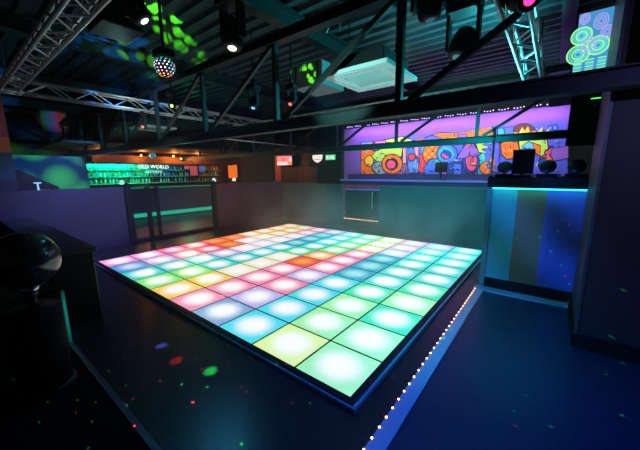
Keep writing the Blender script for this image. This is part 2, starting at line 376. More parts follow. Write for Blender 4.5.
# ------------------------------------------------------------------ mural (flat painting on the wall)
def on_wall(u, v, Y):
    d = Fw + Rt*((u-320)/f_px) - Up*((v-225)/f_px); t = (Y-CAM.y)/d.y; q = CAM+d*t; return q.x, q.z
mcol = {'k': (.01, .01, .02), 'o': (1, .22, .01), 'l': (.55, .95, .08), 'e': (.25, .5, .3), 'p': (1, .10, .22), 'm': (.45, .18, .45), 's': (1, .38, .30), 'b': (.08, .2, .85),
        'r': (1, .05, .05), 'y': (1, .7, .02), 'c': (.15, .65, .9), 't': (.02, .6, .5), 'u': (.12, .16, .8), 'v': (.35, .14, .6), 'n': (.15, .05, .02), 'd': (.02, .06, .35), 'w': (.9, .9, .9)}
mk = list(mcol); mmats = [mat('mural_paint_'+x, mcol[x], .7) for x in mk]
mu_ = MB(); layer = [0]
def shp(pts, c, edge=1.15):
    cx = sum(p[0] for p in pts)/len(pts); cy = sum(p[1] for p in pts)/len(pts)
    def put(ps, c):
        layer[0] += 1; y = 9.016-layer[0]*.00012
        ws = [on_wall(a, b, 9.0) for a, b in ps]
        mu_.mi(mk.index(c)).add([(a, y, b) for a, b in ws], [tuple(range(len(ws)))])
    if edge:
        out = []
        for x, y in pts:
            L = math.hypot(x-cx, y-cy) or 1; out.append((x+(x-cx)/L*edge, y+(y-cy)/L*edge))
        put(out, 'k')
    put(pts, c)
def ell(cx, cy, rx, ry, c, edge=1.0, a0=0, a1=360):
    shp([(cx+rx*math.cos(math.radians(t)), cy-ry*math.sin(math.radians(t))) for t in [a0+(a1-a0)*k/22 for k in range(22 if a1-a0 == 360 else 23)]], c, edge)
shp([(360, 142.5), (400, 137.5), (440, 132.5), (490, 126.5), (566, 119), (568, 176), (360, 174.5)], 'u', 0)
shp([(361, 150), (366, 147), (374, 152), (371, 160), (378, 166), (381, 174), (361, 174)], 'o')
shp([(361, 143), (372, 142), (377, 150), (361, 149)], 'c'); shp([(364, 144), (372, 143), (378, 148), (371, 149)], 'y', .3)
shp([(374, 142), (386, 140), (390, 148), (379, 150)], 'p'); 
for a in range(5): shp([(376+a*2.4, 142-a*.2), (377+a*2.4, 142-a*.2), (381+a*2, 149), (380+a*2, 149)], 'w', 0)
shp([(386, 140), (402, 137), (414, 141), (408, 147), (402, 150), (401, 156), (392, 162), (380, 163), (371, 157), (376, 151), (386, 148)], 'l')
ell(369, 161, 4, 5, 'y'); ell(380, 168, 8, 6, 'e'); 
for x, y in ((375, 167), (380, 165), (384, 170), (378, 171)): ell(x, y, 1.4, 1.4, 'v', .3)
shp([(396, 174), (401, 160), (406, 150), (412, 150), (409, 174)], 'm')
for a in range(4): shp([(399+a*2.4, 174), (404+a*1.5, 160), (404.6+a*1.5, 160), (399.8+a*2.4, 174)], 'k', 0)
shp([(403, 149), (411, 142), (413, 152), (408, 163), (403, 163)], 's')
ell(392, 164, 10, 9.5, 'o'); ell(391.5, 164, 6.6, 6.3, 'k', 0); ell(391, 164.5, 4.4, 4.2, 'p', 0)
shp([(406, 148), (414, 149), (416, 158), (422, 169), (419, 173), (409, 173), (407, 162)], 'b')
for a in range(6): shp([(409+a*1.9, 163), (409.6+a*1.9, 163), (411+a*1.9, 172), (410.2+a*1.9, 172)], 'c', 0)
ell(411.5, 157, 4.2, 4.2, 'k', 0); ell(411.5, 157, 3.1, 3.1, 'r', 0)
shp([(413, 141), (440, 133), (458, 133), (452, 143), (420, 150)], 'o'); shp([(414, 146), (420, 144), (421, 158), (416, 156)], 's')
shp([(419, 152), (424, 158), (427, 168), (424, 173), (418, 171), (420, 163)], 'r')
ell(433, 150, 14, 14, 'u', .8, 0, 200); ell(433, 151, 11.5, 11, 'c', .3, 0, 190); ell(432, 154, 9, 11, 'o')
for a in range(5):
    for b in range(5):
        if (a-2)**2+(b-2)**2 < 7: ell(432+(a-2)*3.3, 154+(b-2)*3.6, .9, .9, 'r' if (a+b) % 2 else 'y', 0)
shp([(424, 168), (430, 160), (440, 158), (446, 163), (440, 174), (425, 174)], 'b'); shp([(430, 163), (438, 159), (445, 161), (437, 163)], 't', .3)
shp([(440, 164), (470, 160), (470, 174), (440, 174)], 'd'); shp([(441, 166), (447, 166), (446, 174), (440, 174)], 'v'); shp([(454, 164), (461, 164), (461, 174), (454, 174)], 'b')
ell(447, 154, 10, 9.5, 'b'); ell(446, 154, 7.6, 6.8, 't', 0); ell(446, 155, 6, 5, 'd', 0); shp([(442, 153), (449, 157), (447, 159), (442, 156)], 'p', .3)
shp([(455, 134), (492, 127), (493, 137), (480, 139), (455, 144)], 'o'); shp([(458, 135), (466, 134), (466, 140), (460, 141)], 'v'); shp([(464, 145), (472, 143), (470, 150), (463, 151)], 'p')
shp([(483, 142), (499, 138), (499, 172), (485, 172)], 'u'); shp([(479, 156), (485, 150), (485, 174), (478, 174)], 't')
ell(471, 162, 8, 11.5, 'd'); ell(471.5, 161, 5.4, 10, 'p')
for a in range(4): shp([(468+a*2, 155), (468.6+a*2, 155), (469.5+a*1.3, 166), (468.9+a*1.3, 166)], 'k', 0)
shp([(462, 150), (466, 145), (469, 149), (473, 143), (476, 149), (482, 147), (480, 154), (475, 156), (470, 155), (464, 158), (457, 158)], 'v')
shp([(476, 143), (488, 139), (482, 145), (489, 147), (481, 149), (486, 153), (479, 152)], 'l')
ell(487, 168, 7, 6, 'o'); ell(489, 166, 1.8, 1.8, 'u'); shp([(490, 158), (494, 154), (495, 166), (491, 164)], 'o', .4)
shp([(498, 129), (513, 127), (514, 139), (498, 141)], 't'); shp([(504, 128), (520, 126), (520, 135), (506, 136)], 'b'); shp([(500, 134), (512, 137), (506, 141)], 'l', .4)
ell(524, 130, 10, 6, 'n'); shp([(513, 132), (519, 133), (522, 127), (525, 131), (528, 126), (530, 132), (536, 131), (531, 138), (518, 138)], 'y', .4)
shp([(501, 144), (508, 139), (517, 141), (519, 150), (515, 157), (507, 159), (502, 154)], 'o')
for a in range(4): shp([(504+a*3, 144), (504.7+a*3, 144), (507+a*2.4, 155), (506.2+a*2.4, 155)], 'r', 0)
shp([(519, 139), (546, 137), (548, 148), (543, 158), (536, 150), (528, 146), (520, 149)], 'l'); shp([(522, 146), (529, 142), (537, 146), (528, 149)], 'c'); shp([(533, 143), (540, 146), (540, 156), (535, 152)], 'o')
shp([(534, 134), (543, 127), (542, 133), (536, 137)], 'l'); shp([(542, 135), (549, 128), (552, 131), (547, 136)], 'l'); shp([(549, 126), (557, 125), (557, 134), (551, 136)], 'b')
for a in range(4): ell(550+a*2.4, 128+(a % 2)*4, .9, .9, 'c', 0)
shp([(546, 150), (568, 146), (568, 158), (548, 162)], 'v'); shp([(545, 152), (552, 148), (550, 156), (545, 157)], 'p'); ell(546, 163, 7, 8, 'r'); ell(544, 164, 5, 6, 'd')
for _ in range(150):
    x = random.uniform(362, 560); yb = 143-(x-360)*.105; y = random.uniform(yb+2, 173); a = random.uniform(0, 3.14); L = random.uniform(.8, 2.6); ww = random.uniform(.25, .5)
    dx, dy = math.cos(a), math.sin(a)
    shp([(x-dx*L-dy*ww, y-dy*L+dx*ww), (x-dx*L+dy*ww, y-dy*L-dx*ww), (x+dx*L+dy*ww, y+dy*L-dx*ww), (x+dx*L-dy*ww, y+dy*L+dx*ww)], random.choice('kkkkkkcwyp'), 0)
mo = mu_.build('wall_mural', mmats); mo.name = 'mural_painting'
tag(mo, 'vivid street-art mural of cartoon blobs, eyes and rings in orange, lime and blue', 'mural')
# string of tiny violet lights above the mural
lt = thing('light_string', (3.7, 8.8, 3.5), 'row of tiny violet dotted lights on a black batten above the mural', 'light string')
MB().box((.1, 8.78, 3.48), (7.2, 8.86, 3.66)).build('batten', black, lt)
for q in (.6, 2.4, 4.2, 6.0, 7.1): MB().box((q-.02, 8.86, 3.58), (q+.02, 9.02, 3.62)).build('wall_bracket', steel, lt)
for q in range(90):
    if (q*7) % 10 in (3, 8): continue
    MB().ball((.25+q*.076, 8.775, 3.53+.012*math.sin(q*1.3)), .016, 6, 4).build('pixel_light', glow('violet_pixel', (.55, .45, 1), 3), lt)
tag(MB().box((.4, 8.96, 3.52), (7.2, 9.02, 3.56)).build('strip_light', glow('uv_strip', (.4, .15, 1), 1.5)), 'slim violet strip lamp along the top of the mural', 'strip light')
# dark stand on the bench ledge
eq = thing('equipment_stand', (4.1, 8.6, 1.46), 'small black monitor on a stand standing on the ledge before the mural', 'stand')
MB().bbox((3.89, 8.55, 1.72), (4.28, 8.6, 2.05), .01).build('monitor', satin, eq)
MB().cyl((4.08, 8.6, 1.48), (4.08, 8.6, 1.74), .03, 8).build('neck', satin, eq)
MB().bbox((3.9, 8.48, 1.46), (4.28, 8.7, 1.49), .008).build('base', satin, eq)

# ------------------------------------------------------------------ DJ booth on the right
bt = thing('dj_booth', (6.9, 3.5, ZU), 'tall booth counter with teal, brown and blue striped front and teal light strip', 'booth')
pan = MB()
for k, (a, b) in enumerate(((6.40, 6.70), (6.70, 7.02), (7.02, 7.46))):
    pan.mi(k).box((a, 3.10, .19), (b, 3.14, 1.50))
tag(pan.build('front_panel', [mat('stripe_teal', (.06, .34, .36), .35), mat('stripe_brown', (.2, .14, .09), .35), mat('stripe_blue', (.11, .10, .4), .35)], bt), 'vertical teal, brown and blue stripes')
MB().box((6.36, 3.14, ZU), (7.46, 4.3, 1.52)).build('booth_body', black, bt)
MB().box((6.38, 3.085, ZU), (7.46, 3.14, .19)).build('plinth', black, bt)
MB().bbox((6.33, 3.06, 1.52), (7.6, 4.35, 1.66), .01).build('counter_top', satin, bt)
tag(MB().box((6.335, 3.07, ZU), (6.40, 3.14, 1.52)).build('corner_post', mat('pale_teal_trim', (.08, .22, .22), .3, .3), bt), 'pale teal corner trim')
tag(MB().box((6.40, 3.075, 1.495), (7.46, 3.10, 1.515)).build('light_strip', glow('teal_strip', (.03, .75, .85), 2.2), bt), 'glowing teal strip')
area('booth_strip_light', (6.93, 3.03, 1.5), (6.93, 3.10, .7), 1.05, .03, (.05, .75, .9), 1.3)
# gear on the booth
dm = thing('dj_monitor', (6.69, 3.6, 1.66), 'black flat monitor seen from behind on the booth counter', 'monitor')
MB().bbox((6.55, 3.58, 1.70), (6.82, 3.63, 2.05), .008).build('screen_back', satin, dm)
MB().box((6.66, 3.6, 1.66), (6.71, 3.68, 1.8)).bbox((6.58, 3.55, 1.66), (6.8, 3.75, 1.68), .005).build('stand', satin, dm)
for x, lb_ in ((6.45, 'left of the monitor'), (6.98, 'right of the monitor'), (7.30, 'close to the pillar')):
    t = thing('deck_player', (x, 3.75, 1.66), 'dark disc deck tilted on the booth counter, '+lb_, 'deck player')
    MB().bbox((x-.12, 3.62, 1.66), (x+.12, 3.9, 1.70), .008).build('deck_body', satin, t)
    MB().lathe((x, 3.70, 1.80), [(.10, -.01), (.105, 0), (.10, .01), (.05, .012), (.02, .02)], 22, (0, -1, .5)).build('platter', mat('dull_platter', (.12, .14, .17), .3, .6), t, True)
    MB().cyl((x, 3.74, 1.70), (x, 3.72, 1.80), .02, 8).build('support', satin, t)
for x, c, lb_ in ((6.345, (.15, .5, .55), 'at the left corner of the booth'), (7.44, (.1, .5, .45), 'at the pillar end of the booth')):
    t = thing('booth_upright', (x, 3.6, 1.66), 'slim teal lit upright rising from the counter '+lb_, 'upright')
    MB().box((x-.012, 3.2, 1.66), (x+.012, 3.23, 2.35)).build('upright_bar', mat('upright_'+('a' if x < 7 else 'b'), c, .3, .5), t)
    MB().box((x-.02, 3.19, 1.66), (x+.02, 3.24, 1.68)).build('foot_plate', steel, t)
bh = thing('booth_hood', (7.4, 3.6, 2.0), 'large black hood panel above the booth beside the pillar', 'hood')
MB().box((7.14, 3.2, 2.05), (7.7, 3.3, 3.0)).build('hood_front', black, bh); MB().box((6.9, 3.1, 2.72), (8.0, 4.3, 2.8)).build('hood_canopy', black, bh)

# right pillar
pl = struct(MB().box((7.39, 1.86, .19), (9.4, 2.9, ZC)).build('wall_pillar', mat('navy_pillar_paint', (.05, .03, .035), .5, noise=.1, scale=1.5)))
struct(MB().box((7.37, 1.84, ZU), (7.86, 2.9, .19)).build('baseboard_pillar', black))
struct(MB().box((7.375, 1.845, .19), (7.40, 1.87, ZC)).build('trim_12', mat('corner_trim', (.10, .11, .12), .4, .5)))
# display screen with glowing rings
sx0, sx1, sz0, sz1, SY = 7.09, 7.66, 2.69, 3.33, 2.95
sx0, sx1, sz0, sz1 = 7.11, 7.62, 2.75, 3.46
ds = thing('display_screen', (7.35, SY, sz0), 'portrait screen high on the right showing glowing neon rings on blue', 'screen')
MB().bbox((sx0-.02, SY, sz0-.02), (sx1+.02, SY+.05, sz1+.02), .006).build('screen_housing', satin, ds)
MB().box((sx0, SY-.006, sz0), (sx1, SY, sz1)).build('screen_face', glow('screen_blue', (.06, .3, .6), 1), ds)
pc = [glow('neon_lime', (.35, 1, .25), 1.1), glow('neon_cyan', (.1, .7, .9), 1.0), glow('neon_lilac', (.5, .4, .95), .9)]
rg = MB()
def ring(cx, cz, r, wd, k, sx=1):
    n = 26; vs = []; 
    for i in range(n):
        a = 2*math.pi*i/n
        for rr in (r-wd, r): vs.append((cx+rr*sx*math.cos(a), SY-.0075-.0004*k, cz+rr*math.sin(a)))
    rg.mi(k).add(vs, [(2*i, 2*i+1, (2*i+3) % (2*n), (2*i+2) % (2*n)) for i in range(n)])
for cx, cz, R in ((7.15, 3.23, .095), (7.14, 3.04, .105), (7.30, 3.10, .10)):
    for q, rr in enumerate((1, .78, .56, .34)): ring(cx, cz, R*rr, .016, 0 if q in (0, 2) else 1)
for cx, cz, R in ((7.30, 3.34, .08), (7.16, 3.40, .06), (7.36, 3.22, .07), (7.22, 3.12, .09)):
    for rr in (1, .7, .4): ring(cx, cz, R*rr, .011, 2, .8)
for q in range(9):
    for cx in (7.15, 7.25, 7.35): rg.mi(q % 2).box((cx-.035, SY-.009, 2.82+q*.018), (cx+.035, SY-.007, 2.829+q*.018))
rg.build('ring_pattern', pc, ds)
gs = tag(MB().box((7.32, 3.185, 2.58), (7.42, 3.2, 2.588)).build('indicator_light', glow('green_pixels', (.1, 1, .2), 1.5)), 'tiny row of green indicator pixels under the ring screen', 'indicator light')

# ------------------------------------------------------------------ ceiling cassettes
def cassette(x0, y0, s, z, label):
    t = thing('ceiling_cassette', (x0+s/2, y0+s/2, z), label, 'air conditioner')
    MB().bbox((x0+.1, y0+.1, z+.05), (x0+s-.1, y0+s-.1, z+.24), .01).build('cassette_body', satin, t)
    wm = mat('cassette_white_plastic', (.75, .8, .8), .45)
    p = MB(); a = .20
    p.box((x0, y0, z), (x0+s, y0+a, z+.05)).box((x0, y0+s-a, z), (x0+s, y0+s, z+.05)).box((x0, y0+a, z), (x0+a, y0+s-a, z+.05)).box((x0+s-a, y0+a, z), (x0+s, y0+s-a, z+.05))
    p.build('cassette_panel', wm, t)
    g = MB(); g.box((x0+a, y0+a, z+.03), (x0+s-a, y0+s-a, z+.05))
    for i in range(16):
        yy = y0+a+.01+(s-2*a-.02)*i/15; g.box((x0+a, yy-.006, z+.008), (x0+s-a, yy+.006, z+.03))
    g.build('intake_grille', mat('grille_grey', (.42, .48, .48), .5), t)
    for (u0, v0, u1, v1) in ((x0+a, y0+.05, x0+s-a, y0+.11), (x0+a, y0+s-.11, x0+s-a, y0+s-.05), (x0+.05, y0+a, x0+.11, y0+s-a), (x0+s-.11, y0+a, x0+s-.05, y0+s-a)):
        MB().box((u0, v0, z-.006), (u1, v1, z)).build('air_flap', mat('flap_grey', (.6, .66, .66), .5), t)
    for u in (.12, s-.12):
        MB().cyl((x0+u, y0+s/2, z+.24), (x0+u, y0+s/2, ZC), .008, 6).build('hanger_rod', steel, t)
cassette(4.46, 1.66, .95, 3.0, 'white square ceiling air conditioner hanging above the centre of the dance floor')
cassette(-3.0, 1.95, .95, 3.04, 'white square ceiling air conditioner beyond the rig towards the bar')
du = thing('duct_box', (3.4, 2.9, 3.25), 'dark ventilation box with green light on its side, left of the nearer air conditioner', 'duct')
MB().bbox((3.05, 2.6, 3.27), (3.72, 3.3, 3.66), .01).build('duct_casing', mat('galvanised', (.25, .27, .28), .5, .3), du)
MB().cyl((3.4, 2.9, 3.66), (3.4, 2.9, ZC), .01, 6).build('hanger_rod', steel, du)
for q in (3.1, 3.62): MB().box((q, 2.585, 3.3), (q+.02, 2.6, 3.64)).build('seam_strip', steel, du)
cb = MB(); pts = [V((4.3+.5*math.sin(k*.3)*.3+k*.03, 1.9+.05*math.cos(k*.7), 3.75-.012*(k-6)**2*.6+.2)) for k in range(14)]
for a, b in zip(pts, pts[1:]): cb.cyl(a, b, .012, 6, cap=False)
tag(cb.build('ceiling_cable', mat('cable_grey', (.3, .33, .33), .5), None, True), 'loose teal lit cable looping above the nearer air conditioner', 'cable')

# ------------------------------------------------------------------ hanging effect lights
def facet_ball(c, r, t):
    b = MB(); b.ball(c, r, 22, 14).build('ball_shell', satin, t, True)
    mats = [glow('gem_white', (.8, .9, 1), 3), glow('gem_pink', (1, .25, .6), 2.5), glow('gem_cyan', (.1, .8, .9), 1.6), glow('gem_orange', (1, .4, .1), 3), glow('gem_green', (.1, .7, .4), .8)]
    g = MB(); n = 0
    for i in range(1, 10):
        th = math.pi*i/10; m = max(4, int(16*math.sin(th)))
        for j in range(m):
            ph = 2*math.pi*(j+.5*(i % 2))/m; d = V((math.sin(th)*math.cos(ph), math.sin(th)*math.sin(ph), math.cos(th)))
            k = 4 if i < 3 else 2 if i < 4 else random.choice([0, 1, 2, 0]) if i < 8 else 3
            e1 = d.orthogonal().normalized()*r*.065; e2 = d.cross(e1.normalized())*r*.065; q = V(c)+d*r*1.02
            g.mi(k).add([q-e1-e2, q+e1-e2, q+e1+e2, q-e1+e2], [(0, 1, 2, 3)])
    g.build('lens_dots', mats, t)
bl = thing('disco_ball_light', (3.0, .3, 3.0), 'round disco effect lamp covered in pink and white dots, upper left', 'disco light')
facet_ball((2.95, .27, 3.10), .12, bl)
MB().cyl((2.95, .27, 3.21), (2.95, .27, ZC), .02, 8).build('hanging_rod', steel, bl)
MB().bbox((2.85, .17, 3.21), (3.05, .37, 3.3), .01).build('motor_housing', satin, bl)
spot('green_gobo', (2.75, .1, 3.25), (1.25, .95, 4.25), 40, (.2, 1, .02), 3600, .2, .01, gobo_cells(9, (.38, .5)))
spot('green_gobo', (3.4, .9, 2.9), (3.38, 2.6, 3.45), 14, (.15, 1, .02), 700, .3, .01, gobo_cells(14, (.4, .5)))
spot('blue_gobo', (2.2, .6, 3.2), (-2.0, 1.2, 4.25), 46, (.02, .3, 1), 900, .4, .01, gobo_cells(8, (.38, .55)))

def moving_head(x, y, z, aimv, lens, label, strength=2, s=1.0, rod=False):
    t = thing('moving_head', (x, y, z), label, 'stage light')
    MB().bbox((x-.17*s, y-.12*s, z+.42*s), (x+.17*s, y+.12*s, z+.56*s), .015).build('base_box', satin, t)
    for q in (-.17, .135): MB().box((x+q*s, y-.05*s, z+.05*s), (x+(q+.035)*s, y+.05*s, z+.42*s)).build('yoke_arm', satin, t)
    d = V(aimv).normalized(); c = V((x, y, z+.12*s))
    hd = MB().lathe(c, [(.03*s, -.15*s), (.10*s, -.13*s), (.125*s, -.02*s), (.12*s, .12*s), (.10*s, .16*s), (.09*s, .165*s)], 20, d).build('lamp_head', satin, t, True)
    MB().lathe(c, [(.05*s, .16*s), (.048*s, .172*s), (.03*s, .182*s), (.001, .186*s)], 18, d).build('lens', glow('lens_'+label.split()[0]+str(round(strength)), lens, strength), hd, True)
    if rod: MB().cyl((x, y, z+.69*s), (x, y, ZC+.03), .014, 8).build('drop_rod', steel, t)
    MB().cyl((x, y, z+.56*s), (x, y, z+.64*s), .03*s, 8).box((x-.04*s, y-.04*s, z+.62*s), (x+.04*s, y+.04*s, z+.7*s)).build('clamp', steel, t)
    return t
moving_head(4.02, .56, 3.18, (.1, -.2, -1), (.8, .9, .7), 'white glinting moving head lamp hanging nearer the camera than the disco lamp', 2.5, 1.0, rod=True)
moving_head(6.70, 1.50, 3.08, (.5, -.7, -.6), (1, .02, .15), 'red glowing moving head lamp under the teal lit truss at upper right', 4, .9)
moving_head(5.98, 2.6, 3.2, (-.2, -.4, -1), (.1, .3, .35), 'unlit dark moving head lamp left of the teal lit truss', .6, 1.15, rod=True)  # lamp is off; the sheen on its lens is painted as faint emission
moving_head(5.75, 1.95, 3.5, (.1, .2, -1), (.1, .3, .35), 'dark moving head lamp close under the ceiling ribs, near the red lamp', .3, 1.1, rod=True)
moving_head(3.72, -.35, 3.22, (.3, .5, -.8), (.6, .8, 1), 'bluish white lamp head above the green lit box at upper left', 5, .8, rod=True)
moving_head(-.40, 1.30, 2.75, (.7, -.5, -.5), (1, .12, .1), 'small red lamp clamped under the silver truss along the bar side', 2.5, .6)
moving_head(1.2, 1.2, 2.95, (.8, -.5, -.3), (.55, 1, .1), 'small lamp glowing lime green beneath the disco lamp', 3, .55, rod=True)
moving_head(-.42, 3.6, 2.8, (.5, -.5, -1), (.1, .9, .8), 'cyan lamp at the far end of the bar side truss', 3, .7)
moving_head(2.5, 2.1, 2.95, (.2, -.4, -1), (.15, .5, 1), 'blue lamp hanging in mid air between two truss posts', 1.5, .7, rod=True)
moving_head(3.28, 2.30, 2.92, (.2, -.6, -.7), (1, .2, .15), 'small lamp with a red lens behind the nearest truss, left of the air conditioner', 2, .6, rod=True)
sp = thing('speaker_box', (3.1, -.3, 3.3), 'black box loudspeaker slung beside the bluish white lamp at upper left', 'loudspeaker')
MB().bbox((2.85, -.5, 3.28), (3.3, -.1, 3.8), .015).build('cabinet', satin, sp)
MB().box((2.88, -.51, 3.31), (3.27, -.5, 3.77)).build('grille', black, sp)
MB().cyl((3.07, -.3, 3.8), (3.07, -.3, ZC), .015, 6).build('hanging_rod', steel, sp)
pp = tag(MB().cyl((-.40, 3.1, 2.7), (-.7, 8.2, 2.7), .02, 8).cyl((-.7, 8.2, 2.7), (.8, 11.4, 2.7), .02, 8).build('ceiling_pipe', alu, None, True), 'thin shiny pipe running away towards the back wall under the trusses', 'pipe')
# laser speckles and three soft beams on the dark floor
spot('laser_speckle', (3.0, .2, 3.0), (4.8, -.2, -.1), 110, (1, 1, 1), 9000, .2, .002, gobo_color_dots(19, .036))
for (x, y), c, pw in (((4.0, -.56), (.15, .2, 1), 60), ((4.38, -.59), (1, .04, .02), 36), ((4.79, -.47), (.02, 1, .1), 60)):
    spot('beam_spot', (3.7, .6, 3.1), (x, y, -.1), 2.4, c, pw*90, 1, .004)

# ------------------------------------------------------------------ near left: cabinet, bench end, glossy ball, striped partition
cbx = thing('floor_cabinet', (.8, -.9, ZL), 'long black cabinet standing against the step at the left of the dance floor', 'cabinet')
MB().bbox((-1.38, -1.10, ZL), (2.68, -.69, .80), .012).build('cabinet_body', satin, cbx)
MB().bbox((-1.38, -1.12, .80), (2.72, -.66, .85), .01).build('cabinet_top', mat('dark_green_laminate', (.02, .035, .03), .4), cbx)
sb = thing('bench_end', (3.0, -1.5, ZU), 'low black bench end with a teal metal corner strip, nearest at left', 'bench')
MB().bbox((.4, -2.2, ZU), (3.37, -1.16, .60), .012).build('bench_body', satin, sb)
tag(MB().box((3.365, -1.165, ZU), (3.395, -1.14, .612)).build('corner_strip', mat('teal_corner_metal', (.25, .75, .7), .3, .4), sb), 'teal metal corner strip')
MB().bbox((.4, -2.2, .60), (3.36, -1.17, .63), .01).build('bench_cushion', black, sb)
gb = thing('globe_lamp', (4.0, -1.43, ZU), 'big dark glossy globe on a black pedestal at the far left foreground', 'globe lamp')
MB().ball((4.0, -1.435, 1.10), .215, 32, 20).build('globe', mat('glossy_black_globe', (.02, .02, .024), .18, spec=.8), gb, True)
MB().lathe((4.0, -1.435, .80), [(.03, 0), (.045, .03), (.045, .06), (.07, .1)], 18).build('collar', mat('chrome', (.6, .6, .62), .15, 1), gb, True)
MB().cyl((4.0, -1.435, .07), (4.0, -1.435, .72), .17, 24).build('pedestal', black, gb, True)
MB().cyl((4.0, -1.435, .72), (4.0, -1.435, .82), .03, 12).build('stem', satin, gb, True)
MB().lathe((4.0, -1.435, ZU), [(.19, 0), (.19, .015), (.17, .035)], 24).build('foot', satin, gb, True)
pt = MB()
for k, (a, b) in enumerate(((ZU, 1.63), (1.63, 2.17), (2.17, 2.46), (2.46, 3.25), (3.25, ZC))):
    pt.mi((4, 1, 2, 3, 0)[k]).box((-1.55, -3.2, a), (-1.47, -.775, b))
struct(pt.build('wall_striped', [mat('stripe_dkteal', (.02, .09, .10), .6), mat('stripe_petrol', (.01, .06, .10), .6), mat('stripe_orange', (.42, .10, .04), .6), mat('stripe_plum', (.25, .03, .07), .6), mat('stripe_navy', (.02, .025, .05), .6)]))
spot('partition_wash', (1.2, -1.6, 2.9), (-1.5, -1.6, 2.2), 60, (1, .9, .9), 30, 1)
# lit panel at the end of the bar and the booth back in front of it
struct(B((-6.05, -.4, ZU), (-5.95, 1.55, 2.33)).build('wall_bar_end', mat('pale_bar_end', (.2, .3, .35), .5)))
spot('green_gobo', (-2.2, .9, 2.5), (-6, .5, 1.6), 36, (.1, 1, .02), 900, .4, .01, gobo_cells(3.5, (.15, .62)))
spot('blue_wash', (-2.4, 1.4, 2.5), (-6, .8, 1.7), 50, (.01, .25, 1), 130, .6)
sbk = thing('booth_sofa', (-2.3, -.4, ZU), 'dark sloping seat back behind the left railing in front of the green lit wall', 'sofa')
s_ = MB(); vs = [(-2.1, -1.1, ZU), (-2.1, -.02, ZU), (-2.1, -.02, 1.44), (-2.1, -.2, 1.55), (-2.1, -.63, 1.83), (-2.1, -1.1, 1.85)]
s_.add(vs+[(-2.3, y, z) for _, y, z in vs], [(0, 1, 2, 3, 4, 5), (11, 10, 9, 8, 7, 6)]+[(i, i+6, (i+1) % 6+6, (i+1) % 6) for i in range(6)])
s_.build('seat_back', mat('black_vinyl', (.02, .02, .022), .4), sbk)
MB().bbox((-2.9, -1.1, ZU), (-2.3, -.02, .5), .03).build('seat_base', mat('black_vinyl', (.02, .02, .022), .4), sbk)
tl = thing('small_tap', (-1.9, -.5, 1.42), 'tiny white fitting glowing as if catching light above the left railing', 'fitting')
MB().cyl((-1.43, -.48, 1.41), (-1.43, -.48, 1.55), .018, 10, r1=.012).build('spindle', glow('fitting_painted_glint', (.4, .8, 1), .7), tl, True)  # light caught by the fitting is imitated with a glowing material
MB().cyl((-1.43, -.54, 1.56), (-1.43, -.42, 1.56), .012, 8).build('cross_bar', glow('fitting_painted_glint', (.4, .8, 1), .7), tl, True)
MB().cyl((-1.43, -.48, 1.415), (-1.43, -.30, 1.415), .008, 8).build('arm', alu, tl, True)

# ------------------------------------------------------------------ bar
bar = thing('bar_counter', (-5.2, 5, ZU), 'long dark bar counter with green glowing edge behind the railing', 'bar counter')
MB().box((-5.6, 1.6, ZU), (-5.05, 7.85, 1.14)).build('counter_front', mat('bar_front_panel', (.10, .10, .13), .4), bar)
MB().bbox((-5.7, 1.55, 1.14), (-4.95, 7.9, 1.25), .01).build('counter_top', mat('bar_top', (.12, .12, .12), .2), bar)
tag(MB().box((-4.95, 1.55, 1.21), (-4.94, 7.9, 1.25)).build('edge_light', glow('green_edge', (.01, .55, .22), .9), bar), 'green light line')
tag(MB().box((-5.05, 1.6, .12), (-5.0, 7.85, .26)).build('foot_light', glow('green_foot', (.01, .5, .28), .8), bar), 'green foot light')
area('bar_green', (-4.9, 4.5, 1.1), (-3.5, 4.5, .4), .06, 6, (.05, 1, .45), 12)
bb = thing('back_bar', (-8.2, 6, ZU), 'teal lit back bar with bottle shelves under a brown canopy', 'back bar')
MB().box((-8.48, 2.05, ZU), (-8.0, 10.0, 1.05)).build('base_cabinet', black, bb)
MB().box((-8.49, 2.05, 1.05), (-8.45, 4.6, 2.2)).build('mirror_panel', mat('backbar_teal', (.1, .4, .38), .15, .3), bb)
for z in (1.32, 1.62, 1.92):
    MB().box((-8.45, 2.1, z-.03), (-8.15, 8.4, z-.003)).build('shelf', mat('glass_shelf', (.2, .45, .45), .2), bb)
tag(MB().box((-8.45, 2.06, 2.16), (-7.2, 8.6, 2.20)).build('canopy_base', mat('dark_edge', (.05, .03, .025), .5), bb), 'dark canopy edge')
MB().box((-7.3, 2.06, 2.2), (-7.2, 11, 2.5)).build('canopy_front', warm_m, bb)
struct(B((-8.5, .6, 2.66), (-4.2, 10.5, 2.72)).build('ceiling_bar', warm_m))
area('bar_shelf_light', (-7.6, 3.2, 2.1), (-8.4, 3.2, 1.5), 2.2, .2, (.01, 1, .45), 60)
area('bar_shelf_light', (-7.6, 5.6, 2.1), (-8.4, 5.6, 1.5), 2.0, .2, (.1, .55, .7), 14)
area('bar_shelf_light', (-7.6, 7.8, 2.1), (-8.4, 7.8, 1.5), 1.6, .2, (1, .35, .1), 7)
